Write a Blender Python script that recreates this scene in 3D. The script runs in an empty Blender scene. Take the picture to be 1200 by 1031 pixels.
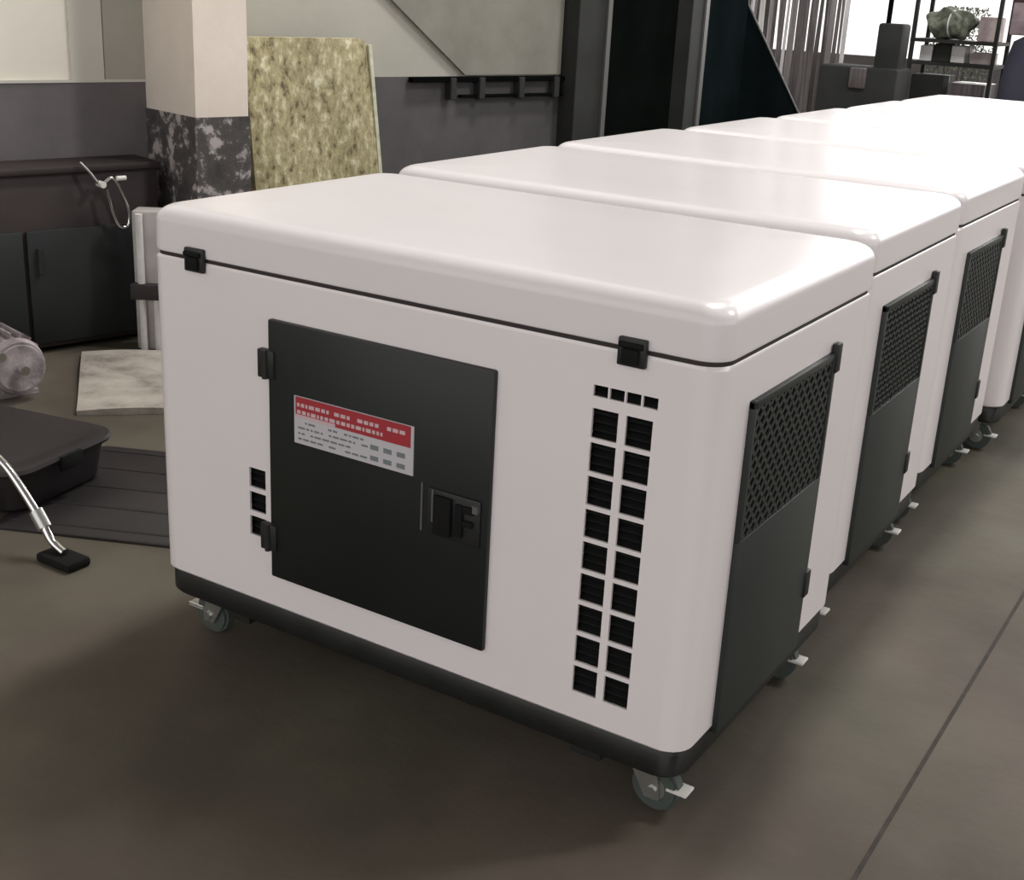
import bpy, bmesh, math, random
from mathutils import Vector, Matrix
random.seed(7)
S = bpy.context.scene
COL = S.collection
PI = math.pi

# ------------------------------------------------------------------ materials
def mat(name, col, rough=.5, metal=0., noise=0., nscale=8., bump=0., bscale=60., coat=0., spec=.5):
    m = bpy.data.materials.new(name); m.use_nodes = True
    nt = m.node_tree; b = nt.nodes['Principled BSDF']
    b.inputs['Base Color'].default_value = (*col, 1)
    b.inputs['Roughness'].default_value = rough
    b.inputs['Metallic'].default_value = metal
    b.inputs['Specular IOR Level'].default_value = spec
    b.inputs['Coat Weight'].default_value = coat
    b.inputs['Coat Roughness'].default_value = .12
    tc = nt.nodes.new('ShaderNodeTexCoord')
    if noise > 0:
        n = nt.nodes.new('ShaderNodeTexNoise'); n.inputs['Scale'].default_value = nscale; n.inputs['Detail'].default_value = 6
        nt.links.new(tc.outputs['Object'], n.inputs['Vector'])
        r = nt.nodes.new('ShaderNodeValToRGB')
        r.color_ramp.elements[0].position = .3; r.color_ramp.elements[1].position = .7
        r.color_ramp.elements[0].color = (*[c*(1-noise) for c in col], 1)
        r.color_ramp.elements[1].color = (*[min(1, c*(1+noise)) for c in col], 1)
        nt.links.new(n.outputs['Fac'], r.inputs['Fac']); nt.links.new(r.outputs['Color'], b.inputs['Base Color'])
    if bump > 0:
        n2 = nt.nodes.new('ShaderNodeTexNoise'); n2.inputs['Scale'].default_value = bscale; n2.inputs['Detail'].default_value = 4
        nt.links.new(tc.outputs['Object'], n2.inputs['Vector'])
        bp = nt.nodes.new('ShaderNodeBump'); bp.inputs['Strength'].default_value = bump; bp.inputs['Distance'].default_value = .01
        nt.links.new(n2.outputs['Fac'], bp.inputs['Height']); nt.links.new(bp.outputs['Normal'], b.inputs['Normal'])
    return m

def mix_mat(name, cols, pos, scale, rough=.8, detail=6, bump=.3, stretch=(1,1,1), spec=.5):
    m = bpy.data.materials.new(name); m.use_nodes = True
    nt = m.node_tree; b = nt.nodes['Principled BSDF']; b.inputs['Roughness'].default_value = rough
    b.inputs['Specular IOR Level'].default_value = spec
    tc = nt.nodes.new('ShaderNodeTexCoord'); mp = nt.nodes.new('ShaderNodeMapping'); mp.inputs['Scale'].default_value = stretch
    nt.links.new(tc.outputs['Object'], mp.inputs['Vector'])
    n = nt.nodes.new('ShaderNodeTexNoise'); n.inputs['Scale'].default_value = scale; n.inputs['Detail'].default_value = detail
    n.inputs['Roughness'].default_value = .65
    nt.links.new(mp.outputs['Vector'], n.inputs['Vector'])
    r = nt.nodes.new('ShaderNodeValToRGB')
    while len(r.color_ramp.elements) < len(cols): r.color_ramp.elements.new(.5)
    for e, c, q in zip(r.color_ramp.elements, cols, pos): e.position = q; e.color = (*c, 1)
    nt.links.new(n.outputs['Fac'], r.inputs['Fac']); nt.links.new(r.outputs['Color'], b.inputs['Base Color'])
    if bump:
        bp = nt.nodes.new('ShaderNodeBump'); bp.inputs['Strength'].default_value = bump; bp.inputs['Distance'].default_value = .01
        nt.links.new(n.outputs['Fac'], bp.inputs['Height']); nt.links.new(bp.outputs['Normal'], b.inputs['Normal'])
    return m

M = {}
M['white'] = mat('white_powder_coat', (.84, .79, .79), .30, noise=.015, nscale=3, bump=.015, bscale=400, coat=.25)
M['lidwhite'] = mat('white_lid_coat', (.80, .765, .77), .25, noise=.012, nscale=3, coat=.12)
M['black'] = mat('black_paint', (.012, .013, .012), .5, noise=.3, nscale=20)
M['dark'] = mat('dark_grey_door_paint', (.009, .0115, .011), .42, noise=.12, nscale=6)
M['rubber'] = mat('black_rubber', (.02, .02, .02), .8)
M['inner'] = mat('vent_interior', (.006, .006, .006), .9, spec=.1)
M['slat'] = mat('vent_slat', (.008, .008, .008), .85, spec=.2)
M['gasket'] = mat('gasket_rubber', (.035, .028, .028), .85)
M['zinc'] = mat('zinc_plate', (.55, .56, .53), .32, metal=.9)
M['chrome'] = mat('chrome', (.75, .75, .74), .15, metal=1)
M['wheel'] = mat('grey_caster_tread', (.06, .075, .066), .6)
M['pedal'] = mat('pale_brake_pedal', (.7, .68, .64), .5)
M['sidepanel'] = mat('side_panel_green_grey', (.020, .026, .0245), .5, noise=.1, nscale=6)
M['mesh'] = mat('expanded_mesh', (.026, .030, .028), .55)
M['lred'] = mat('label_red', (.38, .03, .04), .5)
M['lwhite'] = mat('label_white', (.55, .53, .55), .5)
M['lpink'] = mat('label_pale', (.62, .45, .48), .5)
M['lgrey'] = mat('label_grey_print', (.18, .2, .22), .5)
M['lteal'] = mat('label_pale_teal', (.45, .55, .53), .5)
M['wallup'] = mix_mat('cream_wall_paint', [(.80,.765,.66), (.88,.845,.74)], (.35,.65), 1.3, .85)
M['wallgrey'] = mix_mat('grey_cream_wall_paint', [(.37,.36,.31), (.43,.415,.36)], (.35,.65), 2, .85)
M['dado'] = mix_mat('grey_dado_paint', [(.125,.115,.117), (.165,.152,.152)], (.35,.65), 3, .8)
M['coldado'] = mix_mat('peeling_dark_paint', [(.045,.04,.039), (.08,.072,.07), (.42,.38,.37)], (.35,.51,.57), 9, .85, bump=.6)
M['pillar'] = mix_mat('pale_pillar_paint', [(.70,.62,.54), (.80,.72,.63)], (.3,.7), 3, .85)
M['edge'] = mat('pale_chalk', (.6, .58, .52), .8)
M['osb'] = mix_mat('yellow_mineral_board', [(.12,.095,.055), (.34,.30,.165), (.44,.39,.225), (.72,.68,.48)], (.34,.44,.54,.66), 30, .9, bump=.8, detail=8, stretch=(1,1,.6))
M['osbedge'] = mat('pale_board_edge', (.55, .55, .42), .9, noise=.2, nscale=30)
M['steel'] = mat('dark_steel', (.03, .031, .029), .75, spec=.2, noise=.25, nscale=4)
M['steeledge'] = mat('pale_steel_edge', (.11, .11, .105), .5)
M['blackdoor'] = mat('black_door_sheet', (.004, .005, .0045), .9, spec=.0, noise=.3, nscale=3)
M['navydark'] = mat('blue_black_sheet', (.006, .009, .010), .9, spec=.0, noise=.3, nscale=3)
M['cab'] = mat('dark_teal_cabinet', (.014, .018, .017), .6, noise=.3, nscale=3)
M['cabtop'] = mat('brown_black_cabinet', (.028, .019, .019), .65, noise=.3, nscale=4)
M['tub'] = mat('maroon_black_plastic', (.015, .011, .012), .55, noise=.2, nscale=5)
M['motor'] = mat('pinkish_grey_cast', (.30, .26, .27), .55, noise=.45, nscale=22, bump=.3, bscale=40)
M['post'] = mat('offwhite_post_paint', (.42, .39, .37), .6, noise=.15, nscale=10)
M['navy'] = mat('navy_cover', (.035, .036, .06), .7, noise=.2, nscale=4)
M['green'] = mix_mat('dusty_green_bundle', [(.05,.06,.04), (.16,.18,.13), (.32,.33,.27)], (.35,.5,.68), 14, .9)
M['carton'] = mix_mat('dusty_carton', [(.30,.22,.21), (.55,.48,.46)], (.35,.65), 6, .9)
M['box'] = mix_mat('pale_box', [(.6,.58,.57), (.8,.78,.76)], (.35,.65), 6, .8)
M['stripa'] = mix_mat('clear_grey_strip', [(.20,.18,.18), (.32,.29,.29)], (.35,.65), 5, .35, stretch=(8,8,.5))
M['stripb'] = mix_mat('milky_strip', [(.5,.49,.49), (.78,.76,.76)], (.35,.65), 5, .3, stretch=(8,8,.7))
M['stripc'] = mix_mat('smoky_strip', [(.05,.045,.045), (.14,.12,.12)], (.35,.65), 5, .35, stretch=(8,8,.5))
M['stripd'] = mix_mat('brownish_strip', [(.07,.06,.06), (.17,.145,.145)], (.35,.65), 5, .4, stretch=(8,8,.5))
M['litfloor'] = mix_mat('lit_floor_tone', [(.12,.105,.09), (.32,.29,.25), (.42,.385,.34)], (.3,.5,.7), 6, .9)
M['mauve'] = mix_mat('mauve_card', [(.20,.15,.165), (.36,.29,.31)], (.35,.65), 7, .85)
M['mauvedark'] = mat('maroon_lid', (.06, .03, .035), .7)
M['shade'] = mix_mat('olive_grey_shade', [(.19,.185,.155), (.25,.24,.205)], (.35,.65), 3, .9)
M['dado2'] = mix_mat('shaded_dado_paint', [(.07,.066,.068), (.095,.09,.092)], (.35,.65), 3, .85)
M['ceil'] = mat('ceiling_sheet', (.25, .25, .25), .8)

# concrete floor with a saw-cut joint
def floor_mat():
    m = bpy.data.materials.new('worn_concrete'); m.use_nodes = True
    nt = m.node_tree; N = nt.nodes; L = nt.links; b = N['Principled BSDF']
    tc = N.new('ShaderNodeTexCoord')
    n1 = N.new('ShaderNodeTexNoise'); n1.inputs['Scale'].default_value = 1.6; n1.inputs['Detail'].default_value = 5
    n2 = N.new('ShaderNodeTexNoise'); n2.inputs['Scale'].default_value = 1.1; n2.inputs['Detail'].default_value = 3
    mp = N.new('ShaderNodeMapping'); mp.inputs['Location'].default_value = (7, 3, 1)
    L.new(tc.outputs['Object'], n1.inputs['Vector']); L.new(tc.outputs['Object'], mp.inputs['Vector']); L.new(mp.outputs['Vector'], n2.inputs['Vector'])
    r1 = N.new('ShaderNodeValToRGB'); r1.color_ramp.elements[0].position = .38; r1.color_ramp.elements[1].position = .65
    r1.color_ramp.elements[0].color = (.074, .064, .050, 1); r1.color_ramp.elements[1].color = (.130, .114, .092, 1)
    r2 = N.new('ShaderNodeValToRGB'); r2.color_ramp.elements[0].position = .38; r2.color_ramp.elements[1].position = .62
    r2.color_ramp.elements[0].color = (.95, 1.0, .93, 1); r2.color_ramp.elements[1].color = (1.05, .98, .98, 1)
    mx = N.new('ShaderNodeMix'); mx.data_type = 'RGBA'; mx.blend_type = 'MULTIPLY'; mx.inputs[0].default_value = 1
    L.new(n1.outputs['Fac'], r1.inputs['Fac']); L.new(n2.outputs['Fac'], r2.inputs['Fac'])
    L.new(r1.outputs['Color'], mx.inputs[6]); L.new(r2.outputs['Color'], mx.inputs[7])
    L.new(mx.outputs[2], b.inputs['Base Color'])
    b.inputs['Roughness'].default_value = .7; b.inputs['Specular IOR Level'].default_value = .22
    n3 = N.new('ShaderNodeTexNoise'); n3.inputs['Scale'].default_value = 30; n3.inputs['Detail'].default_value = 6
    L.new(tc.outputs['Object'], n3.inputs['Vector'])
    bp = N.new('ShaderNodeBump'); bp.inputs['Strength'].default_value = .12; bp.inputs['Distance'].default_value = .01
    L.new(n3.outputs['Fac'], bp.inputs['Height']); L.new(bp.outputs['Normal'], b.inputs['Normal'])
    return m
M['floor'] = floor_mat()
M['joint'] = mat('joint_filler', (.035, .028, .022), .9, noise=.3, nscale=25)

# ------------------------------------------------------------------ mesh helpers
def bx(bm, x0, x1, y0, y1, z0, z1, bevel=0., seg=2):
    r = bmesh.ops.create_cube(bm, size=1)
    vs = r['verts']
    for v in vs:
        v.co = Vector(((x0+x1)/2+v.co.x*(x1-x0), (y0+y1)/2+v.co.y*(y1-y0), (z0+z1)/2+v.co.z*(z1-z0)))
    if bevel > 0:
        es = {e for v in vs for e in v.link_edges}
        bmesh.ops.bevel(bm, geom=list(es), offset=bevel, segments=seg, affect='EDGES', profile=.5)
    return vs

def cyl(bm, a, b, r, seg=20, r2=None, bevel=0):
    a = Vector(a); b = Vector(b); d = b-a
    rr = bmesh.ops.create_cone(bm, cap_ends=True, segments=seg, radius1=r, radius2=r if r2 is None else r2, depth=d.length)
    q = Vector((0, 0, 1)).rotation_difference(d.normalized()).to_matrix().to_4x4()
    bmesh.ops.transform(bm, matrix=Matrix.Translation((a+b)/2) @ q, verts=rr['verts'])
    if bevel:
        es = [e for e in {e for v in rr['verts'] for e in v.link_edges} if any(len(f.verts) > 4 for f in e.link_faces)]
        bmesh.ops.bevel(bm, geom=es, offset=bevel, segments=2, affect='EDGES')

def tube(bm, pts, r, seg=10, smooth=6):
    """swept tube along a Catmull-Rom path"""
    P = [Vector(p) for p in pts]; Q = []
    for i in range(len(P)-1):
        p0 = P[max(i-1, 0)]; p1 = P[i]; p2 = P[i+1]; p3 = P[min(i+2, len(P)-1)]
        for k in range(smooth):
            t = k/smooth
            Q.append(.5*((2*p1)+(-p0+p2)*t+(2*p0-5*p1+4*p2-p3)*t*t+(-p0+3*p1-3*p2+p3)*t**3))
    Q.append(P[-1]); rings = []
    up = Vector((.3, .2, 1)).normalized()
    for i, q in enumerate(Q):
        d = (Q[min(i+1, len(Q)-1)]-Q[max(i-1, 0)]).normalized()
        s = d.cross(up)
        if s.length < 1e-3: s = d.cross(Vector((1, 0, 0)))
        s.normalize(); u = s.cross(d).normalized()
        rings.append([bm.verts.new(q+s*math.cos(a)*r+u*math.sin(a)*r) for a in [2*PI*j/seg for j in range(seg)]])
    for A, B in zip(rings, rings[1:]):
        for j in range(seg): bm.faces.new((A[j], A[(j+1) % seg], B[(j+1) % seg], B[j]))
    bm.faces.new(rings[0][::-1]); bm.faces.new(rings[-1])

def obj(name, bm, m, parent=None, smooth=False, loc=None, rot=None, recalc=True):
    if recalc: bmesh.ops.recalc_face_normals(bm, faces=bm.faces)
    me = bpy.data.meshes.new(name); bm.to_mesh(me); bm.free()
    for mm in (m if isinstance(m, (list, tuple)) else [m]): me.materials.append(mm)
    if smooth:
        for f in me.polygons: f.use_smooth = True
        me.set_sharp_from_angle(angle=math.radians(38))
    o = bpy.data.objects.new(name, me); COL.objects.link(o)
    if parent: o.parent = parent
    if loc: o.location = loc
    if rot is not None: o.rotation_euler = rot
    return o

def NB(): return bmesh.new()

def tag(o, label, cat, group=None):
    o['label'] = label; o['category'] = cat
    if group: o['group'] = group
    return o
def thing(name, label, cat, loc=(0, 0, 0), rz=0, group=None):
    o = bpy.data.objects.new(name, None); o.empty_display_size = .1; COL.objects.link(o)
    o.location = loc; o.rotation_euler = (0, 0, rz)
    return tag(o, label, cat, group)
def struct(name, bm, m, **k):
    o = obj(name, bm, m, **k); o['kind'] = 'structure'; return o

def rrect(x0, x1, y0, y1, r, n=6):
    """counter-clockwise rounded rectangle, list of 4 corner arcs flattened"""
    out = []
    for cx, cy, a0 in ((x1-r, y0+r, -PI/2), (x1-r, y1-r, 0), (x0+r, y1-r, PI/2), (x0+r, y0+r, PI)):
        for k in range(n+1):
            a = a0+PI/2*k/n; out.append((cx+r*math.cos(a), cy+r*math.sin(a)))
    return out

def loft(bm, rings, cap0=True, cap1=True):
    V = [[bm.verts.new(p) for p in R] for R in rings]
    n = len(V[0])
    for A, B in zip(V, V[1:]):
        for j in range(n): bm.faces.new((A[j], A[(j+1) % n], B[(j+1) % n], B[j]))
    if cap0: bm.faces.new(V[0][::-1])
    if cap1: bm.faces.new(V[-1])

def copy_tree(o, parent=None):
    c = o.copy(); COL.objects.link(c)
    if parent: c.parent = parent
    for ch in list(o.children): copy_tree(ch, c)
    return c

# ------------------------------------------------------------------ generator cabinet
# local frame: front face y=-HD, right side x=+HL, floor z=0
GL, GD = 1.23, .75
HL, HD = GL/2, GD/2
ZB, ZS, RC = .168, .848, .045       # body bottom, lid seam, corner radius
def X(x): return x+HL               # reference x (0 = right side) -> local
def Z(z): return z+.175

def wn(o):
    md = o.modifiers.new('weighted', 'WEIGHTED_NORMAL'); md.keep_sharp = True; md.weight = 80
    return o

def make_generator():
    root = thing('generator_cabinet', '', 'generator')
    # --- skid
    bm = NB()
    loft(bm, [[(x, y, z) for x, y in rrect(-HL+i, HL-i, -HD+i, HD-i, RC)] for z, i in ((.112, .022), (.112, .012), (.120, .006), (.160, .006), (.167, .010))])
    obj('skid_base', bm, M['black'], root, smooth=True)
    for x in (-.42, .42):
        bm = NB(); bx(bm, x-.03, x+.03, -HD+.03, HD-.03, .085, .112); obj('cross_rail', bm, M['black'], root)
    # --- body shell with real vent openings in the front
    bm = NB(); t = .022
    per = rrect(-HL, HL, -HD, HD, RC, 7)
    zs = [ZB, ZB+.006, ZS-.006, ZS]; ins = [.006, 0, 0, .004]
    n = len(per); rings = []
    for z, i in zip(zs, ins):
        rings.append([bm.verts.new((x, y, z)) for x, y in rrect(-HL+i, HL-i, -HD+i, HD-i, RC, 7)])
    gapj = n-1                       # segment from last arc point to first arc point = front straight
    for A, B in zip(rings, rings[1:]):
        for j in range(n):
            if j == gapj and A is rings[1]: continue
            bm.faces.new((A[j], A[(j+1) % n], B[(j+1) % n], B[j]))
    # front panel grid
    holes = []
    for i in range(9):
        zc = .545-i*.0585
        for xc in (-.192, -.131): holes.append((X(xc)-.0235, X(xc)+.0235, Z(zc)-.0255, Z(zc)+.0250))
    for k in range(4): holes.append((X(-.2165+k*.0295), X(-.2165+k*.0295+.0265), Z(.590), Z(.609)))
    for zc in (.263, .212, .160): holes.append((X(-.968), X(-.925), Z(zc)-.0205, Z(zc)+.0205))
    x0, x1, z0, z1 = -HL+RC, HL-RC, ZB+.006, ZS-.006
    xs = sorted({x0, x1, *[round(h[0], 5) for h in holes], *[round(h[1], 5) for h in holes]})
    zz = sorted({z0, z1, *[round(h[2], 5) for h in holes], *[round(h[3], 5) for h in holes]})
    yf = -HD; cache = {}
    def V(x, y, z):
        k = (round(x, 5), round(y, 5), round(z, 5))
        if k not in cache: cache[k] = bm.verts.new((x, y, z))
        return cache[k]
    def inh(xm, zm): return any(h[0] < xm < h[1] and h[2] < zm < h[3] for h in holes)
    for a, b in zip(xs, xs[1:]):
        for c, d in zip(zz, zz[1:]):
            if not inh((a+b)/2, (c+d)/2): bm.faces.new((V(a, yf, c), V(b, yf, c), V(b, yf, d), V(a, yf, d)))
    for a, b, c, d in holes:         # reveals
        yb = yf+.005
        q = [(a, c), (b, c), (b, d), (a, d)]
        w1 = [bm.verts.new((x, yf, z)) for x, z in q]; w2 = [bm.verts.new((x, yb, z)) for x, z in q]
        for j in range(4): bm.faces.new((w1[j], w2[j], w2[(j+1) % 4], w1[(j+1) % 4]))
    # floor of the shell
    bm.faces.new(rings[0][::-1])
    bmesh.ops.remove_doubles(bm, verts=bm.verts, dist=1e-5)
    wn(obj('body_shell', bm, M['white'], root, smooth=True, recalc=False))
    # --- vents behind the openings
    def vent(a, b, c, d, nm='vent_grille'):
        bm = NB(); bx(bm, a, b, yf+.030, yf+.036, c, d); g = obj(nm, bm, M['inner'], root)
        bm = NB(); z = c+.008
        while z < d-.006:
            r = bx(bm, a, b, yf+.010, yf+.026, z, z+.003)
            for v in r: v.co.z += (v.co.y-yf-.021)*.5
            z += .0145
        obj('louvre', bm, M['slat'], g)
    vent(X(-.222), X(-.101), Z(.048), Z(.577))
    vent(X(-.222), X(-.096), Z(.586), Z(.613))
    vent(X(-.975), X(-.918), Z(.135), Z(.288))
    # --- seam gasket
    bm = NB()
    loft(bm, [[(x, y, z) for x, y in rrect(-HL+.005, HL-.005, -HD+.005, HD-.005, RC, 7)] for z in (ZS-.001, ZS+.007)])
    obj('seam_gasket', bm, M['gasket'], root, smooth=True)
    # --- lid
    bm = NB(); prof = [(ZS+.006, .006), (ZS+.009, .001), (ZS+.015, 0), (.912, 0.001)]
    R = .036
    for k in range(1, 9):
        a = PI/2*k/8; prof.append((.912+R*math.sin(a)*.88, .001+R*(1-math.cos(a))))
    prof += [(.9455, .07), (.9475, .14), (.9485, .22)]
    rings = []
    for z, i in prof:
        r = max(.02, RC-i*.2)
        rings.append([(x, y, z) for x, y in rrect(-HL+i, HL-i, -HD+i, HD-i, r, 7)])
    loft(bm, rings)
    wn(obj('lid', bm, M['lidwhite'], root, smooth=True))
    # --- latches on the seam (front and right side corners stay clear)
    for xc, zc in ((-1.094, .676), (-.151, .674)):
        bm = NB(); bx(bm, X(xc)-.025, X(xc)+.025, yf-.009, yf+.002, Z(zc)-.022, Z(zc)+.024, .003)
        l = obj('latch', bm, M['black'], root, smooth=True)
        bm = NB(); bx(bm, X(xc)-.015, X(xc)+.015, yf-.016, yf-.008, Z(zc)-.017, Z(zc)+.008, .003)
        cyl(bm, (X(xc)-.020, yf-.011, Z(zc)+.013), (X(xc)+.020, yf-.011, Z(zc)+.013), .005, 10)
        obj('latch_lever', bm, M['slat'], l, smooth=True)
    # --- front door
    bm = NB(); bx(bm, X(-.905), X(-.398), yf-.010, yf+.004, Z(.068), Z(.596), .004)
    d = obj('door', bm, M['dark'], root, smooth=True)
    for zc in (.508, .152):
        bm = NB(); bx(bm, X(-.929), X(-.888), yf-.014, yf+.001, Z(zc)-.028, Z(zc)+.028, .003)
        cyl(bm, (X(-.909), yf-.014, Z(zc)-.028), (X(-.909), yf-.014, Z(zc)+.028), .006, 10)
        obj('hinge', bm, M['black'], d, smooth=True)
    bm = NB()
    bx(bm, X(-.525), X(-.412), yf-.015, yf-.008, Z(.268), Z(.358), .004)
    obj('handle_plate', bm, M['black'], d, smooth=True)
    bm = NB()
    bx(bm, X(-.507), X(-.470), yf-.024, yf-.014, Z(.276), Z(.350), .003)
    bx(bm, X(-.462), X(-.446), yf-.022, yf-.014, Z(.282), Z(.344), .003)
    bx(bm, X(-.446), X(-.424), yf-.022, yf-.014, Z(.330), Z(.344), .003)
    bx(bm, X(-.446), X(-.424), yf-.022, yf-.014, Z(.305), Z(.317), .003)
    obj('handle', bm, M['slat'], d, smooth=True)
    bm = NB(); bx(bm, X(-.541), X(-.5375), yf-.0125, yf-.009, Z(.270), Z(.362)); obj('handle_mark', bm, M['steeledge'], d)
    bm = NB(); bx(bm, X(-.514), X(-.5105), yf-.0175, yf-.014, Z(.296), Z(.357)); obj('handle_trim', bm, M['steeledge'], d)
    bm = NB(); bx(bm, X(-.424), X(-.414), yf-.022, yf-.014, Z(.336), Z(.350)); obj('handle_button', bm, M['steeledge'], d)
    # --- warning label
    LX0, LX1, LZ0, LZ1 = X(-.838), X(-.560), Z(.369), Z(.462)
    bm = NB(); bx(bm, LX0, LX1, yf-.0125, yf-.0098, LZ0, LZ1)
    lb = obj('warning_label', bm, M['lwhite'], d); lb['label'] = 'red and white warning sticker with rows of small print'
    bm = NB(); bx(bm, LX0+.004, LX1-.006, yf-.0133, yf-.0122, LZ0+.052, LZ1-.001)
    obj('red_band', bm, M['lred'], lb)
    rnd = random.Random(4)
    bm = NB()
    for row, (zc, hh) in enumerate(((.446, .007), (.432, .007))):
        x = LX0+.008
        while x < LX1-.030-.02*row:
            w = rnd.uniform(.004, .013)
            if rnd.random() < .85: bx(bm, x, x+w, yf-.0138, yf-.0131, Z(zc)-hh/2, Z(zc)+hh/2)
            x += w+.0035
    bx(bm, LX0+.004, LX0+.10, yf-.0138, yf-.0131, LZ0+.052, LZ0+.058)
    obj('white_print', bm, M['lpink'], lb)
    bm = NB()
    for zc in (.412, .401, .390, .379):
        x = LX0+.010
        while x < LX0+.165:
            w = rnd.uniform(.004, .016)
            if rnd.random() < .8: bx(bm, x, x+w, yf-.0133, yf-.0122, Z(zc)-.0018, Z(zc)+.0018)
            x += w+.004
    for i in range(3):
        for j in range(2):
            xx = LX0+.182+i*.030; z_ = LZ0+.008+j*.021
            bx(bm, xx, xx+.018, yf-.0133, yf-.0122, z_, z_+.009)
    obj('grey_print', bm, M['lgrey'], lb)
    # --- side grille panel on the right (and its twin on the left)
    for sgn in (1, -1):
        xf = sgn*HL; ya, yb, za, zb = -HD+.125, -HD+.522, ZB-.008, Z(.596)
        bm = NB(); 
        zt0 = Z(.35)
        fr = .014
        bx(bm, *sorted((xf-.004*sgn, xf+.010*sgn)), ya, yb, za, zt0, .002)
        for a, b, c, e in ((ya, ya+fr, zt0, zb), (yb-fr, yb, zt0, zb), (ya, yb, zb-fr, zb)):
            bx(bm, *sorted((xf-.004*sgn, xf+.010*sgn)), a, b, c, e, .002)
        pnl = obj('side_panel', bm, M['sidepanel'], root, smooth=True)
        bm = NB(); bx(bm, *sorted((xf+.0004*sgn, xf+.002*sgn)), ya+.002, yb-.002, zt0, zb-.002)
        obj('panel_backing', bm, M['inner'], pnl)
        # expanded metal: crossing diagonal bars clipped to the window
        bm = NB(); A0, A1, C0, C1 = ya+fr*.6, yb-fr*.6, zt0, zb-fr*.6
        pitch = .030; k = -40
        for dirn in (1, -1):
            for k in range(-40, 60):
                c = k*pitch
                # line: z = C0 + dirn*(y-A0)*1.0 + c (dirn=-1: mirrored)
                pts = []
                ylo, yhi = A0, A1
                f = lambda y: C0+c+(y-A0 if dirn == 1 else (A1-y))
                # clip
                y_at = lambda z: (A0+(z-C0-c)) if dirn == 1 else (A1-(z-C0-c))
                lo, hi = sorted((y_at(C0), y_at(C1)))
                lo = max(lo, ylo); hi = min(hi, yhi)
                if hi-lo < .01: continue
                p = Vector((xf+.006*sgn, lo, f(lo))); q = Vector((xf+.006*sgn, hi, f(hi)))
                d_ = (q-p).normalized(); nn = Vector((1, 0, 0)).cross(d_)*.0038; tt = Vector((sgn*.0015, 0, 0))
                vs = [bm.verts.new(v) for v in (p-nn-tt, p+nn-tt, q+nn-tt, q-nn-tt, p-nn+tt, p+nn+tt, q+nn+tt, q-nn+tt)]
                for fc in ((0,1,2,3), (7,6,5,4), (0,4,5,1), (1,5,6,2), (2,6,7,3), (3,7,4,0)): bm.faces.new([vs[i] for i in fc])
        obj('mesh_screen', bm, M['mesh'], pnl)
        for zc in (.585, .125):
            bm = NB(); bx(bm, *sorted((xf+.001*sgn, xf+.014*sgn)), yb-.012, yb+.014, Z(zc)-.028, Z(zc)+.028, .003)
            obj('hinge', bm, M['black'], pnl, smooth=True)
    # --- casters
    for sx in (-1, 1):
        for sy in (-1, 1):
            cx, cy = sx*(HL-.095), sy*(HD-.085)
            bm = NB(); bx(bm, cx-.045, cx+.045, cy-.035, cy+.035, .104, .113, .002)
            cyl(bm, (cx, cy, .092), (cx, cy, .105), .026, 16)
            ox = .022*sx
            for s in (-1, 1):
                r = bx(bm, cx-.028, cx+.028, cy+s*.023-.0022, cy+s*.023+.0022, .030, .094)
                for v in r:
                    if v.co.z < .05: v.co.x = cx+ox+(v.co.x-cx)*.5
            bx(bm, cx-.030, cx+.030, cy-.025, cy+.025, .090, .095)
            c = obj('caster', bm, M['zinc'], root, smooth=True)
            bm = NB(); cyl(bm, (cx+ox, cy-.016, .046), (cx+ox, cy+.016, .046), .046, 28, bevel=.006)
            w = obj('wheel', bm, M['wheel'], c, smooth=True)
            bm = NB(); cyl(bm, (cx+ox, cy-.030, .046), (cx+ox, cy+.030, .046), .010, 12)
            cyl(bm, (cx+ox, cy-.018, .046), (cx+ox, cy+.018, .046), .022, 18)
            obj('axle_cap', bm, M['zinc'], c, smooth=True)
            bm = NB(); r = bx(bm, cx+sx*.045, cx+sx*.085, cy-.018, cy+.018, .050, .056, .002)
            obj('brake_pedal', bm, M['pedal'] if sx > 0 else M['zinc'], c, smooth=True)
    return root

G0 = make_generator()
G0['group'] = 'generator cabinets in the row'
pos = [(0, 0), (-.042, .835), (-.058, 1.640), (-.02, 2.44), (0.01, 3.24), (.03, 4.04), (.045, 4.84)]
lab = ['nearest white generator cabinet, with the charcoal front door, red warning sticker and latches in view',
       'second white generator cabinet from the front of the row, directly behind the nearest one',
       'third white generator cabinet from the front of the row, cut by the right picture edge',
       'fourth white generator cabinet of the row, only its lid and a sliver of side seen',
       'fifth white generator cabinet of the row, lid level with the plastic strips behind',
       'sixth white generator cabinet of the row, second from the far end',
       'farthest white generator cabinet, last in the row, in the bright glare']
for i, ((dx, dy), l) in enumerate(zip(pos, lab)):
    g = G0 if i == 0 else copy_tree(G0)
    g.location = (-HL+dx, HD+dy, 0); g.rotation_euler.z = (0, .004, -.003, .004, 0, .003, 0)[i]
    g['label'] = l

# ------------------------------------------------------------------ the setting
bm = NB(); bx(bm, -14, 16, -8, 26, -.1, 0); struct('floor', bm, M['floor'])
bm = NB(); bx(bm, .284, .292, -8, 26, -.02, .0012); struct('trim_1', bm, M['joint'])

WD = Vector((.254, .967, 0)); WN = Vector((.967, -.254, 0)); WO = Vector((-3.26, 1.85, 0))
WM = Matrix(((WD.x, -WN.x, 0, WO.x), (WD.y, -WN.y, 0, WO.y), (0, 0, 1, 0), (0, 0, 0, 1)))
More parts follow.
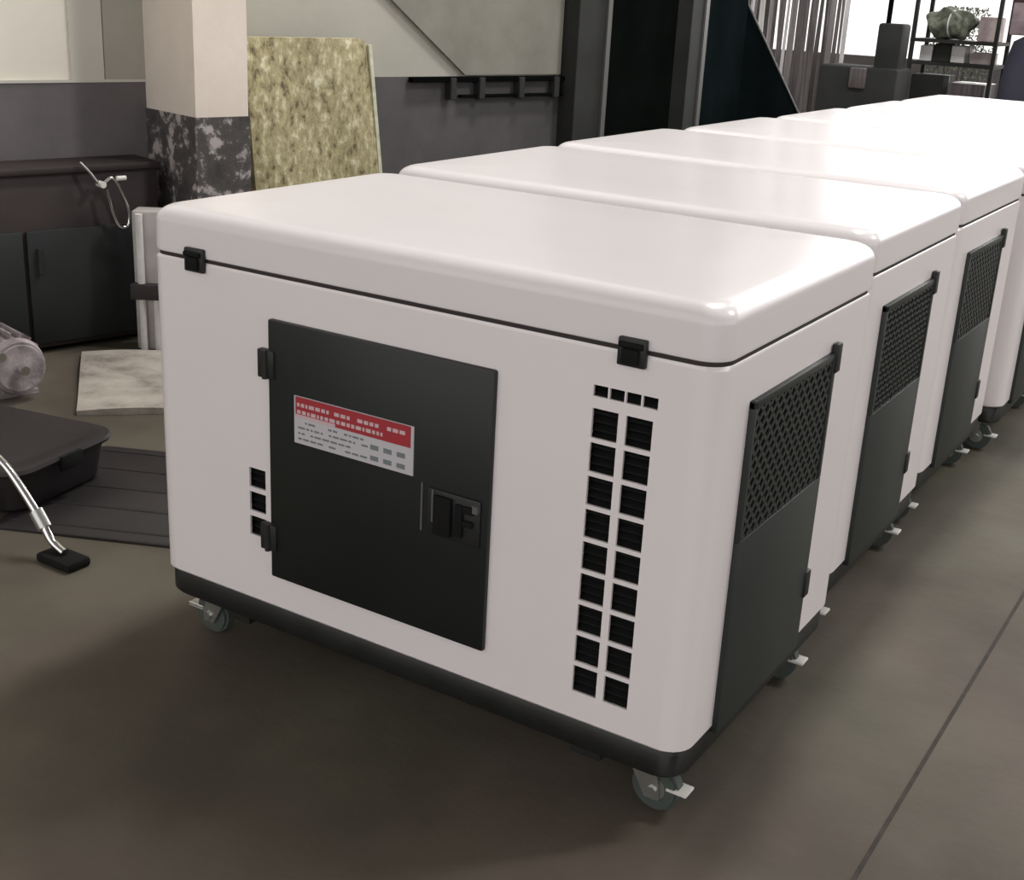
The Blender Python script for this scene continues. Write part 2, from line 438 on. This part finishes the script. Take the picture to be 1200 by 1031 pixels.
# wall frame: local x = along the wall (away from camera), local -y = out of the wall, z = up
def wobj(o): o.matrix_world = WM @ o.matrix_basis; return o
def wstruct(name, boxes, m):
    bm = NB()
    for b in boxes: bx(bm, *b)
    return wobj(struct(name, bm, m))
HC = 7.0
wstruct('wall_left', [(-7, 0, 0, .25, 0, HC)], M['wallup'])
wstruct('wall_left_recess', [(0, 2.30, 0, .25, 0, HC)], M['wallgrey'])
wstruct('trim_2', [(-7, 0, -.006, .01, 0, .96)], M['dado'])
wstruct('trim_7', [(0.0, 2.30, -.006, .01, 0, .968)], M['dado2'])   # same dado paint, recess shade put into its darker colour
wstruct('trim_3', [(-7, 0, -.012, .0, .958, .968)], M['edge'])                                   # chalky line over the dado
wstruct('trim_4', [(-.30, -.17, -.010, .0, .968, HC)], M['edge'])
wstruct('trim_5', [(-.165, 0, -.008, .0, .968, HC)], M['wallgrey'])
# pilaster
wstruct('wall_pillar', [(0, .225, -.385, 0, .86, HC)], M['pillar'])
wstruct('trim_6', [(-.004, .229, -.389, 0, 0, .86)], M['coldado'])
# end wall with a wide opening to the yard, roof
bm = NB()
bx(bm, -14, -4.6, 11.5, 11.8, 0, HC); bx(bm, 5.5, 16, 11.5, 11.8, 0, HC); bx(bm, -4.6, 5.5, 11.5, 11.8, 6.3, HC)
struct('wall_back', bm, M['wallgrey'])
bm = NB(); bx(bm, -14, 16, -8, 11.8, HC, HC+.15); struct('ceiling', bm, M['ceil'])

# ------------------------------------------------------------------ things along the left wall
def wthing(name, label, cat, s, out, z=0, rz=0, group=None):
    o = thing(name, label, cat, (0, 0, 0), 0, group)
    p = WO+WD*s+WN*out
    o.location = (p.x, p.y, z); o.rotation_euler.z = math.atan2(WD.y, WD.x)+rz
    return o
# local frame of these things: x along wall away from camera, -y out into the room

# yellow speckled board leaning on the wall
bm = NB()
n = 14; pts = []
W0, W1, HB = 0, .60, 1.145
def bpt(u, v):
    sh = .085*(1-v)
    wob = .006*math.sin(9*u+5*v)
    x = W0+sh*.9+u*(W1+.03*(1-v)); z = v*HB
    if u == 1 and v == 1: x -= .012; z -= .012
    return x, z, wob
fr_ = [[None]*(n+1) for _ in range(n+1)]; bk_ = [[None]*(n+1) for _ in range(n+1)]
for i in range(n+1):
    for j in range(n+1):
        x, z, w = bpt(i/n, j/n)
        yy = -.045*(1-j/n)
        fr_[i][j] = bm.verts.new((x, yy-.05+w, z)); bk_[i][j] = bm.verts.new((x, yy+w*.5, z))
for i in range(n):
    for j in range(n):
        bm.faces.new((fr_[i][j], fr_[i+1][j], fr_[i+1][j+1], fr_[i][j+1])); bm.faces.new((bk_[i][j], bk_[i][j+1], bk_[i+1][j+1], bk_[i+1][j]))
for k in range(n):
    for a, b in (((k, 0), (k+1, 0)), ((k+1, n), (k, n)), ((0, k+1), (0, k)), ((n, k), (n, k+1))):
        bm.faces.new((fr_[a[0]][a[1]], bk_[a[0]][a[1]], bk_[b[0]][b[1]], fr_[b[0]][b[1]]))
board = wthing('insulation_board', 'tall yellow speckled board leaning upright beside the pale pillar', 'board', .262, .24)
obj('slab', bm, M['osb'], board)
bm = NB(); 
for v in (0,):
    a = [(bpt(1, t)[0], bpt(1, t)[1]) for t in (0, .25, .5, .75, .98)]
    for (xa, za), (xb, zb) in zip(a, a[1:]):
        ya = -.045*(1-za/HB); yb_ = -.045*(1-zb/HB)
        vs = [bm.verts.new(q) for q in ((xa-.004, ya-.056, za), (xa+.012, ya-.056, za), (xb+.012, yb_-.056, zb), (xb-.004, yb_-.056, zb),
              (xa-.004, ya+.004, za), (xa+.012, ya+.004, za), (xb+.012, yb_+.004, zb), (xb-.004, yb_+.004, zb))]
        for fc in ((0,1,2,3), (7,6,5,4), (0,4,5,1), (1,5,6,2), (2,6,7,3), (3,7,4,0)): bm.faces.new([vs[i] for i in fc])
obj('edge_strip', bm, M['osbedge'], board)

# cable rail on the recessed wall
rail = wthing('wall_rail', 'black horizontal rail with brackets running along the top of the dark dado', 'rail', 1.30, .01)
bm = NB(); bx(bm, .0, .98, -.035, 0, .945, .968, .003); bx(bm, .30, .98, -.03, 0, .872, .885, .003); obj('bar', bm, M['blackdoor'], rail)
for x in (.22, .40, .66, .90):
    bm = NB(); bx(bm, x, x+.035, -.045, 0, .865, .965, .004); obj('bracket', bm, M['steel'], rail)

# added panel with a slanted edge; wall shade put into its colour
cv = wthing('wall_shade_panel', 'olive grey sheet with a slanted left edge added above the black rail to darken the wall', 'shade', 1.0, .008)
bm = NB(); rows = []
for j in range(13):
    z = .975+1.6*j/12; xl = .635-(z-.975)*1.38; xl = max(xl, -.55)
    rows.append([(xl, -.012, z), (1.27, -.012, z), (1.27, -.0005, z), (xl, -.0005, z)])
loft(bm, rows); obj('sheet', bm, M['shade'], cv)
for x in (-.3, .3, .9):
    bm = NB(); cyl(bm, (x, -.03, 2.545), (x, -.012, 2.545), .015, 12); obj('shade_disc', bm, M['zinc'], cv)

# dark steel column and black sliding doors of the workshop
stc = wthing('steel_column', 'dark grey steel column at the end of the recessed wall', 'column', 2.37, .02)
bm = NB(); bx(bm, -.09, .10, -.10, .09, 0, HC, .004); obj('shaft', bm, M['steel'], stc)
bm = NB(); bx(bm, .1005, .130, -.115, -.07, 0, HC); obj('pale_edge', bm, M['steeledge'], stc)  # paler strip along the column edge

def slide_door(name, label, p0, p1, m, h=HC-.3, t=.05):
    p0 = Vector(p0); p1 = Vector(p1); d = (p1-p0); L_ = d.length
    o = thing(name, label, 'door leaf', (p0.x, p0.y, 0), math.atan2(d.y, d.x), 'black door leaves past the steel column')
    bm = NB(); bx(bm, 0, L_, -t/2, t/2, .02, h); obj('leaf_sheet', bm, m, o)
    bm = NB(); bx(bm, 0, L_, -t/2-.014, -t/2-.0005, .60, .66, .003); obj('cross_bar', bm, m, o)
    return o
slide_door('sliding_door', 'black sliding door leaf between the dark steel column and the slim grey post', (-2.625, 4.36, 0), (-2.55, 5.06, 0), M['blackdoor'])
slide_door('sliding_door', 'blue-black sliding door leaf right of the slim grey post', (-2.53, 5.36, 0), (-2.52, 5.98, 0), M['navydark'])
pst = thing('steel_post', 'slim dark grey post standing between the two black door leaves', 'post', (-2.52, 5.21, 0), .0)
bm = NB(); bx(bm, -.06, .06, -.10, .10, .02, HC, .004); obj('shaft', bm, M['steel'], pst)
bm = NB(); bx(bm, .060, .072, .055, .10, .02, HC); obj('pale_edge', bm, M['steeledge'], pst)
bm = NB(); bx(bm, -.09, .09, -.13, .13, 0, .02); obj('base_plate', bm, M['steel'], pst)
tp = thing('tarpaulin', 'black tarpaulin pulled down diagonally beside the blue-black door leaf', 'tarpaulin', (-2.5, 6.15, 0), 0)
bm = NB(); n = 16; F = [[None]*(n+1) for _ in range(n+1)]; K = [[None]*(n+1) for _ in range(n+1)]
for i in range(n+1):
    for j in range(n+1):
        z = 3.4*j/n; xr = .82-.655*z; xl = min(-.5, xr-.25); xx = xl+(xr-xl)*i/n
        yy = .02*math.sin(13*xx+2*z)+.012*math.sin(23*xx-5*z)
        F[i][j] = bm.verts.new((xx, yy, z)); K[i][j] = bm.verts.new((xx, yy+.008, z))
for i in range(n):
    for j in range(n):
        bm.faces.new((F[i][j], F[i+1][j], F[i+1][j+1], F[i][j+1])); bm.faces.new((K[i][j], K[i][j+1], K[i+1][j+1], K[i+1][j]))
for k in range(n):
    for a, b in (((k, 0), (k+1, 0)), ((k+1, n), (k, n)), ((0, k+1), (0, k)), ((n, k), (n, k+1))):
        bm.faces.new((F[a[0]][a[1]], K[a[0]][a[1]], K[b[0]][b[1]], F[b[0]][b[1]]))
obj('sheet', bm, M['navydark'], tp, smooth=True)
bm = NB(); tube(bm, [(.825-.655*z, -.012, z) for z in (0.01, .8, 1.6, 2.4, 3.38)], .006); obj('edge_rope', bm, M['steeledge'], tp, smooth=True)

# dark cabinet against the left wall
cab = wthing('steel_cabinet', 'low dark steel cabinet against the wall at the left picture edge', 'cabinet', -2.2, .02)
bm = NB(); bx(bm, 0, 2.12, -.20, 0, .02, .66, .008); obj('carcass', bm, M['cabtop'], cab, smooth=True)
bm = NB(); bx(bm, -.01, 2.13, -.215, .0, .66, .685, .005); obj('worktop', bm, M['cabtop'], cab, smooth=True)
for k in range(4):
    bm = NB(); bx(bm, .03+k*.52, .03+k*.52+.505, -.214, -.199, .04, .46, .004); dd = obj('cabinet_door', bm, M['cab'], cab, smooth=True)
    bm = NB(); bx(bm, .06+k*.52, .075+k*.52, -.232, -.213, .30, .40, .004); obj('door_handle', bm, M['steel'], dd)

# cable loop hanging above the cabinet
lp = wthing('cable_loop', 'thin metallic cable loop hanging over the low dark cabinet', 'cable', -.42, .22)
bm = NB(); tube(bm, [(.02, -.03, .70), (.05, -.04, .665), (.085, -.05, .62), (.13, -.05, .64), (.16, -.05, .60), (.19, -.05, .52), (.185, -.05, .46), (.15, -.05, .46), (.125, -.05, .52), (.11, -.05, .60)], .0065)
obj('wire', bm, M['chrome'], lp, smooth=True)
bm = NB(); cyl(bm, (.085, -.075, .62), (.085, -.035, .62), .012, 12); cyl(bm, (.14, -.07, .64), (.175, -.07, .64), .009, 10)
obj('clip', bm, M['pedal'], lp, smooth=True)

# pale post with a dark clamp
pp = thing('pipe_post', 'short off-white post with a dark clamp behind the nearest generator', 'post', (-2.97, 1.58, 0), .6)
bm = NB(); bx(bm, -.055, .12, -.05, .05, 0, .53, .01); obj('post_body', bm, M['post'], pp, smooth=True)
bm = NB(); cyl(bm, (-.025, -.06, .0), (-.025, -.06, .52), .014, 12); cyl(bm, (.03, -.06, .0), (.03, -.06, .24), .014, 12); obj('conduit', bm, M['box'], pp, smooth=True)
bm = NB(); bx(bm, -.065, .125, -.082, -.04, .20, .26, .006); obj('clamp', bm, M['gasket'], pp, smooth=True)

# left foreground clutter
tb = thing('plastic_tub', 'low lidded maroon-black plastic tub standing left of the nearest generator', 'tub', (-2.23, .33, .0115), .18)
bm = NB()
def ring(i, z): return [(x, y, z) for x, y in rrect(-.24+i, .24-i, -.20+i, .20-i, .07-i*.3, 6)]
loft(bm, [ring(.03, 0), ring(.02, .01), ring(.003, .118)], True, True)
obj('tub_body', bm, M['tub'], tb, smooth=True)
bm = NB(); loft(bm, [ring(-.010, .112), ring(-.014, .120), ring(-.010, .130), ring(.02, .133), ring(.03, .127), ring(.06, .127)], True, True)
obj('tub_lid', bm, M['tub'], tb, smooth=True)
for sx in (-1, 1):
    bm = NB(); bx(bm, sx*.252-.008, sx*.252+.008, -.04, .04, .085, .128, .003); obj('clip', bm, M['slat'], tb, smooth=True)
rm = thing('dark_floor_sheet', 'thin ribbed dark sheet on the floor, partly under the dark tub', 'mat', (-1.80, .57, 0), .42)  # thin dark ribbed sheet covering the floor beside the tub
bm = NB(); loft(bm, [[(x, y, z) for x, y in rrect(-.36+i, .33-i, -.33+i, .30-i, .03, 5)] for z, i in ((.0005, 0), (.006, 0), (.009, .004))]); obj('dark_sheet', bm, M['tub'], rm, smooth=True)
for k in range(5):
    bm = NB(); bx(bm, -.33, .30, -.28+k*.135-.005, -.28+k*.135+.005, .0085, .011, .001); obj('rib', bm, M['tub'], rm)
cb = thing('lit_floor_sheet', 'pale sheet standing in for a lit stretch of floor, lying flat before the low dark cabinet', 'patch', (-2.66, 1.22, 0), -.72)  # pale sheet added for a lit stretch of floor, light put into its colour
bm = NB(); n = 12; A_ = [[None]*(n+1) for _ in range(n+1)]; B_ = [[None]*(n+1) for _ in range(n+1)]
for i in range(n+1):
    for j in range(n+1):
        x = -.36+.70*i/n+.03*j/n; y = -.20+.40*j/n; z = .006+.006*(1+math.sin(6*i/n+4*j/n))
        A_[i][j] = bm.verts.new((x, y, z+.006)); B_[i][j] = bm.verts.new((x, y, 0.0005))
for i in range(n):
    for j in range(n):
        bm.faces.new((A_[i][j], A_[i+1][j], A_[i+1][j+1], A_[i][j+1])); bm.faces.new((B_[i][j], B_[i][j+1], B_[i+1][j+1], B_[i+1][j]))
for k in range(n):
    for a, b in (((k, 0), (k+1, 0)), ((k+1, n), (k, n)), ((0, k+1), (0, k)), ((n, k), (n, k+1))):
        bm.faces.new((A_[a[0]][a[1]], B_[a[0]][a[1]], B_[b[0]][b[1]], A_[b[0]][b[1]]))
obj('sheet', bm, M['litfloor'], cb, smooth=True)
mo = thing('electric_motor', 'pinkish grey cast motor with cooling fins on the floor at the left picture edge', 'motor', (-2.93, .86, 0), -.25)
bm = NB(); cyl(bm, (-.17, 0, .12), (.13, 0, .12), .085, 28, bevel=.01)
for k in range(18):
    a = 2*PI*k/18
    r = bx(bm, -.15, .11, -.003, .003, .08, .105)
    bmesh.ops.transform(bm, matrix=Matrix.Translation((0, 0, .12)) @ Matrix.Rotation(a, 4, 'X'), verts=r)
obj('housing', bm, M['motor'], mo, smooth=True)
bm = NB(); cyl(bm, (.13, 0, .12), (.175, 0, .12), .098, 28, r2=.085, bevel=.008); obj('end_cap', bm, M['motor'], mo, smooth=True)
bm = NB(); cyl(bm, (.17, 0, .12), (.21, 0, .12), .016, 12); obj('shaft', bm, M['chrome'], mo, smooth=True)
bm = NB(); cyl(bm, (.165, -.06, .17), (.184, -.06, .17), .014, 6); obj('bolt', bm, M['chrome'], mo, smooth=True)
bm = NB(); bx(bm, -.12, .10, -.085, .085, 0, .02, .003); bx(bm, -.10, .08, -.05, .05, .02, .06); obj('mounting_foot', bm, M['motor'], mo)

bp_ = thing('bent_pipe', 'bent chrome pipe leaning down to the floor in front of the dark tub', 'pipe', (-1.66, .10, 0), 0)
bm = NB(); tube(bm, [(-.30, 0, .245), (-.225, 0, .212), (-.178, 0, .176), (-.107, 0, .105), (-.066, 0, .052), (-.02, 0, .030)], .011)
obj('tube', bm, M['chrome'], bp_, smooth=True)
bm = NB(); cyl(bm, (-.115, 0, .115), (-.085, 0, .078), .018, 14); obj('coupling', bm, M['zinc'], bp_, smooth=True)
bm = NB(); bx(bm, -.085, .035, -.035, .035, 0, .024, .008); obj('rubber_foot', bm, M['slat'], bp_, smooth=True)

# ------------------------------------------------------------------ far end: strips, rack, boxes
sc_ = thing('strip_curtain', 'curtain of dusty plastic strips hanging right of the black tarpaulin', 'curtain', (-3.0, 8.0, 0), .05)
bm = NB(); bx(bm, -.70, .60, -.02, .02, 3.1, 3.2); obj('curtain_rail', bm, M['steel'], sc_)
rnd = random.Random(11)
x = -.62; k = 0
while x < .46:
    if x < .0:
        w = rnd.uniform(.018, .034); m_ = [M['stripb'], M['stripc'], M['stripb'], M['stripa'], M['stripc']][k % 5]
    elif x < .33:
        w = rnd.uniform(.025, .05); m_ = [M['stripd'], M['stripc'], M['stripd'], M['stripa']][k % 4]
    else:
        w = rnd.uniform(.02, .035); m_ = [M['stripa'], M['stripb'], M['stripd']][k % 3]
    bm = NB(); yy = rnd.uniform(-.03, .03); tw = rnd.uniform(-.02, .02)
    zb = rnd.uniform(.05, .25)
    segs = 10; rows = []
    for j in range(segs+1):
        z = 3.12+(zb-3.12)*j/segs; s_ = tw*math.sin(j*.9+k)
        rows.append([(x+s_*.4, yy+s_, z), (x+w+s_*.4, yy-s_, z), (x+w+s_*.4, yy-s_+.004, z), (x+s_*.4, yy+s_+.004, z)])
    loft(bm, rows); obj('strip', bm, m_, sc_)
    x += w+rnd.uniform(-.003, .010); k += 1

dk = thing('machine_stand', 'dark upright machine column in front of the bright yard opening', 'machine', (-2.09, 7.72, 0), .0)
bm = NB(); bx(bm, -.09, .09, -.1, .1, .78, 1.27, .02); bx(bm, -.46, .12, -.18, .18, 0, .97, .03); obj('housing', bm, M['steel'], dk, smooth=True)
bm = NB(); cyl(bm, (-.05, 0, 1.25), (-.05, 0, 2.3), .018, 12); obj('mast', bm, M['blackdoor'], dk, smooth=True)
bm = NB(); bx(bm, -.22, -.10, -.2, -.14, .82, .96, .01); obj('control_box', bm, M['stripd'], dk, smooth=True)

RX, RY = -1.80, 8.45
rk = thing('storage_rack', 'cluttered open metal rack beyond the far end of the row', 'rack', (RX, RY, 0), 0)
for x in (-.30, .30):
    for y in (-.2, .2):
        bm = NB(); bx(bm, x-.014, x+.014, y-.014, y+.014, 0, 1.72); obj('upright', bm, M['steel'], rk)
for z in (.30, .66, 1.0, 1.16, 1.70):
    bm = NB(); bx(bm, -.315, .315, -.215, .215, z-.012, z+.012); obj('shelf', bm, M['steel'], rk)
def rbox(name, l, x, y, z, w, d, h, m_, cat='box', grp='boxes on the far rack'):
    o = thing(name, l, cat, (RX+x, RY+y, z), rnd.uniform(-.08, .08), grp)
    bm = NB(); bx(bm, -w/2, w/2, -d/2, d/2, 0, h, .004); obj('box_body', bm, M[m_], o)
    bm = NB(); bx(bm, -w/2-.003, w/2+.003, -.02, .02, h*.4, h+.002); obj('tape', bm, M['stripa'], o)
rbox('storage_box', 'pale box at the left of the rack shelf below the green bundle', -.215, 0, 1.0135, .09, .26, .11, 'box')
rbox('storage_box', 'pale box at the centre of the rack shelf below the green bundle', .03, 0, 1.0135, .10, .26, .12, 'box')
rbox('storage_box', 'dusty pinkish carton at the right end of the rack shelf below the green bundle', .19, 0, 1.0135, .15, .24, .08, 'carton')
rbox('storage_box', 'pinkish carton beside the green bundle on the upper rack shelf', .21, 0, 1.1735, .14, .26, .17, 'carton')
rbox('parts_crate', 'dark grey crate at the left of the rack level with the lids', -.16, 0, .6735, .24, .34, .24, 'steel', 'crate')
rbox('parts_crate', 'small dark crate wedged between the pale boxes under the green bundle', -.09, 0, 1.0135, .12, .26, .13, 'steel', 'crate')
rbox('parts_crate', 'mid grey crate at the right of the rack level with the lids', .14, 0, .6735, .26, .34, .20, 'stripd', 'crate')
gb = thing('cloth_bundle', 'dusty green cloth bundle on the upper shelf of the far rack', 'bundle', (RX-.09, RY, 1.1725))
bm = NB(); bmesh.ops.create_icosphere(bm, subdivisions=4, radius=1)
for v in bm.verts:
    q = v.co.copy(); f = 1+.12*math.sin(7*q.x+3*q.z)+.09*math.sin(9*q.y+5*q.x)
    v.co = Vector((q.x*.175*f, q.y*.15*f, q.z*.11*f+.11))
    if v.co.z < 0: v.co.z = 0
obj('cloth', bm, M['green'], gb, smooth=True)
bm = NB(); tube(bm, [(.02, math.sin(a)*.17, .108+math.cos(a)*.098) for a in [2*PI*t/12 for t in range(13)]], .006)
obj('tie_cord', bm, M['box'], gb, smooth=True)

nv = thing('covered_machine', 'tall navy covered machine at the right picture edge beyond the row', 'machine', (-.89, 7.9, 0), .0)
bm = NB()
loft(bm, [[(x, y, z) for x, y in rrect(-.45+i, .45-i, -.3+i, .3-i, .12, 6)] for z, i in ((.12, 0), (.6, .01), (1.05, .03), (1.20, .06), (1.24, .12))])
obj('cover', bm, M['navy'], nv, smooth=True)
bm = NB(); bx(bm, -.38, .38, -.26, .26, 0, .12); obj('plinth', bm, M['blackdoor'], nv)
mb = thing('storage_box', 'mauve grey box sitting on top of the navy covered machine', 'box', (-1.02, 7.9, 1.2405), .05)
bm = NB(); bx(bm, -.30, .24, -.16, .16, 0, .26, .01); obj('box_body', bm, M['mauve'], mb, smooth=True)
bm = NB(); bx(bm, -.305, .245, -.165, .165, .21, .285, .006); obj('box_lid', bm, M['mauvedark'], mb, smooth=True)

# yard beyond the opening
bm = NB(); bx(bm, -9, 9, 15.0, 15.2, 0, .78); struct('wall_yard', bm, M['dado'])
sh = thing('shrub', 'loose dusty shrub in the yard seen through the far rack', 'shrub', (-3.05, 13.6, 0))
bm = NB(); rnd = random.Random(3)
for k in range(5):
    a = 2*PI*k/5; tube(bm, [(0.006*math.cos(a), .006*math.sin(a), 0), (.10*math.cos(a), .10*math.sin(a), .5), (.24*math.cos(a), .2*math.sin(a), 1.0+.06*k)], .014, 6)
obj('stems', bm, M['stripc'], sh, smooth=True)
bm = NB()
for k in range(1500):
    a = rnd.uniform(0, 2*PI); h = rnd.uniform(.35, 1.42); rr = .42*math.sqrt(rnd.random())*(1-abs(h-.9)*.75)
    c = Vector((rr*math.cos(a), rr*math.sin(a), h)); d = Vector((rnd.gauss(0, 1), rnd.gauss(0, 1), rnd.gauss(0, 1))).normalized()
    e = d.orthogonal().normalized()*rnd.uniform(.012, .022); d *= rnd.uniform(.03, .055)
    vs = [bm.verts.new(c-d*.5), bm.verts.new(c+e*.6), bm.verts.new(c+d*.6), bm.verts.new(c-e*.6)]
    bm.faces.new(vs)
obj('foliage', bm, M['green'], sh, recalc=False)

# ------------------------------------------------------------------ light
w = bpy.data.worlds.new('yard_daylight'); S.world = w; w.use_nodes = True
bg = w.node_tree.nodes['Background']; bg.inputs['Color'].default_value = (1.0, .97, .96, 1); bg.inputs['Strength'].default_value = 1.38

def area(name, loc, target, sx, sy, e, col=(1, 1, 1)):
    l = bpy.data.lights.new(name, 'AREA'); l.shape = 'RECTANGLE'; l.size = sx; l.size_y = sy; l.energy = e; l.color = col
    o = bpy.data.objects.new(name, l); COL.objects.link(o); o.location = loc
    o.rotation_euler = (Vector(target)-Vector(loc)).to_track_quat('-Z', 'Y').to_euler()
    return o
area('door_daylight', (.4, 12.2, 3.2), (.2, 0, .3), 6.4, 2.6, 480, (1, .985, .97))
for x, y, e in ((-.7, 3.6, 290), (.4, 8.5, 60), (3.8, 4.5, 290)):
    area('overhead_fill', (x, y, 6.6), (x-.2 if x < 2 else .2, y-2.2, 0), .6, 2.4, e, (1, .97, .95))  # unseen fills added overhead to brighten the lids and right sides

# ------------------------------------------------------------------ camera
cam = bpy.data.cameras.new('camera'); co = bpy.data.objects.new('camera', cam); COL.objects.link(co)
cam.sensor_fit = 'HORIZONTAL'; cam.sensor_width = 36; cam.lens = 36*1486.74/1200
co.location = (.68854, -1.71981, 1.37210); co.rotation_euler = (1.228678, -.049491, .566832)
S.camera = co
S.view_settings.view_transform = 'Standard'; S.view_settings.look = 'None'; S.view_settings.gamma = 1
S.view_settings.use_curve_mapping = False; S.view_settings.exposure = 0
S.cycles.use_denoising = True
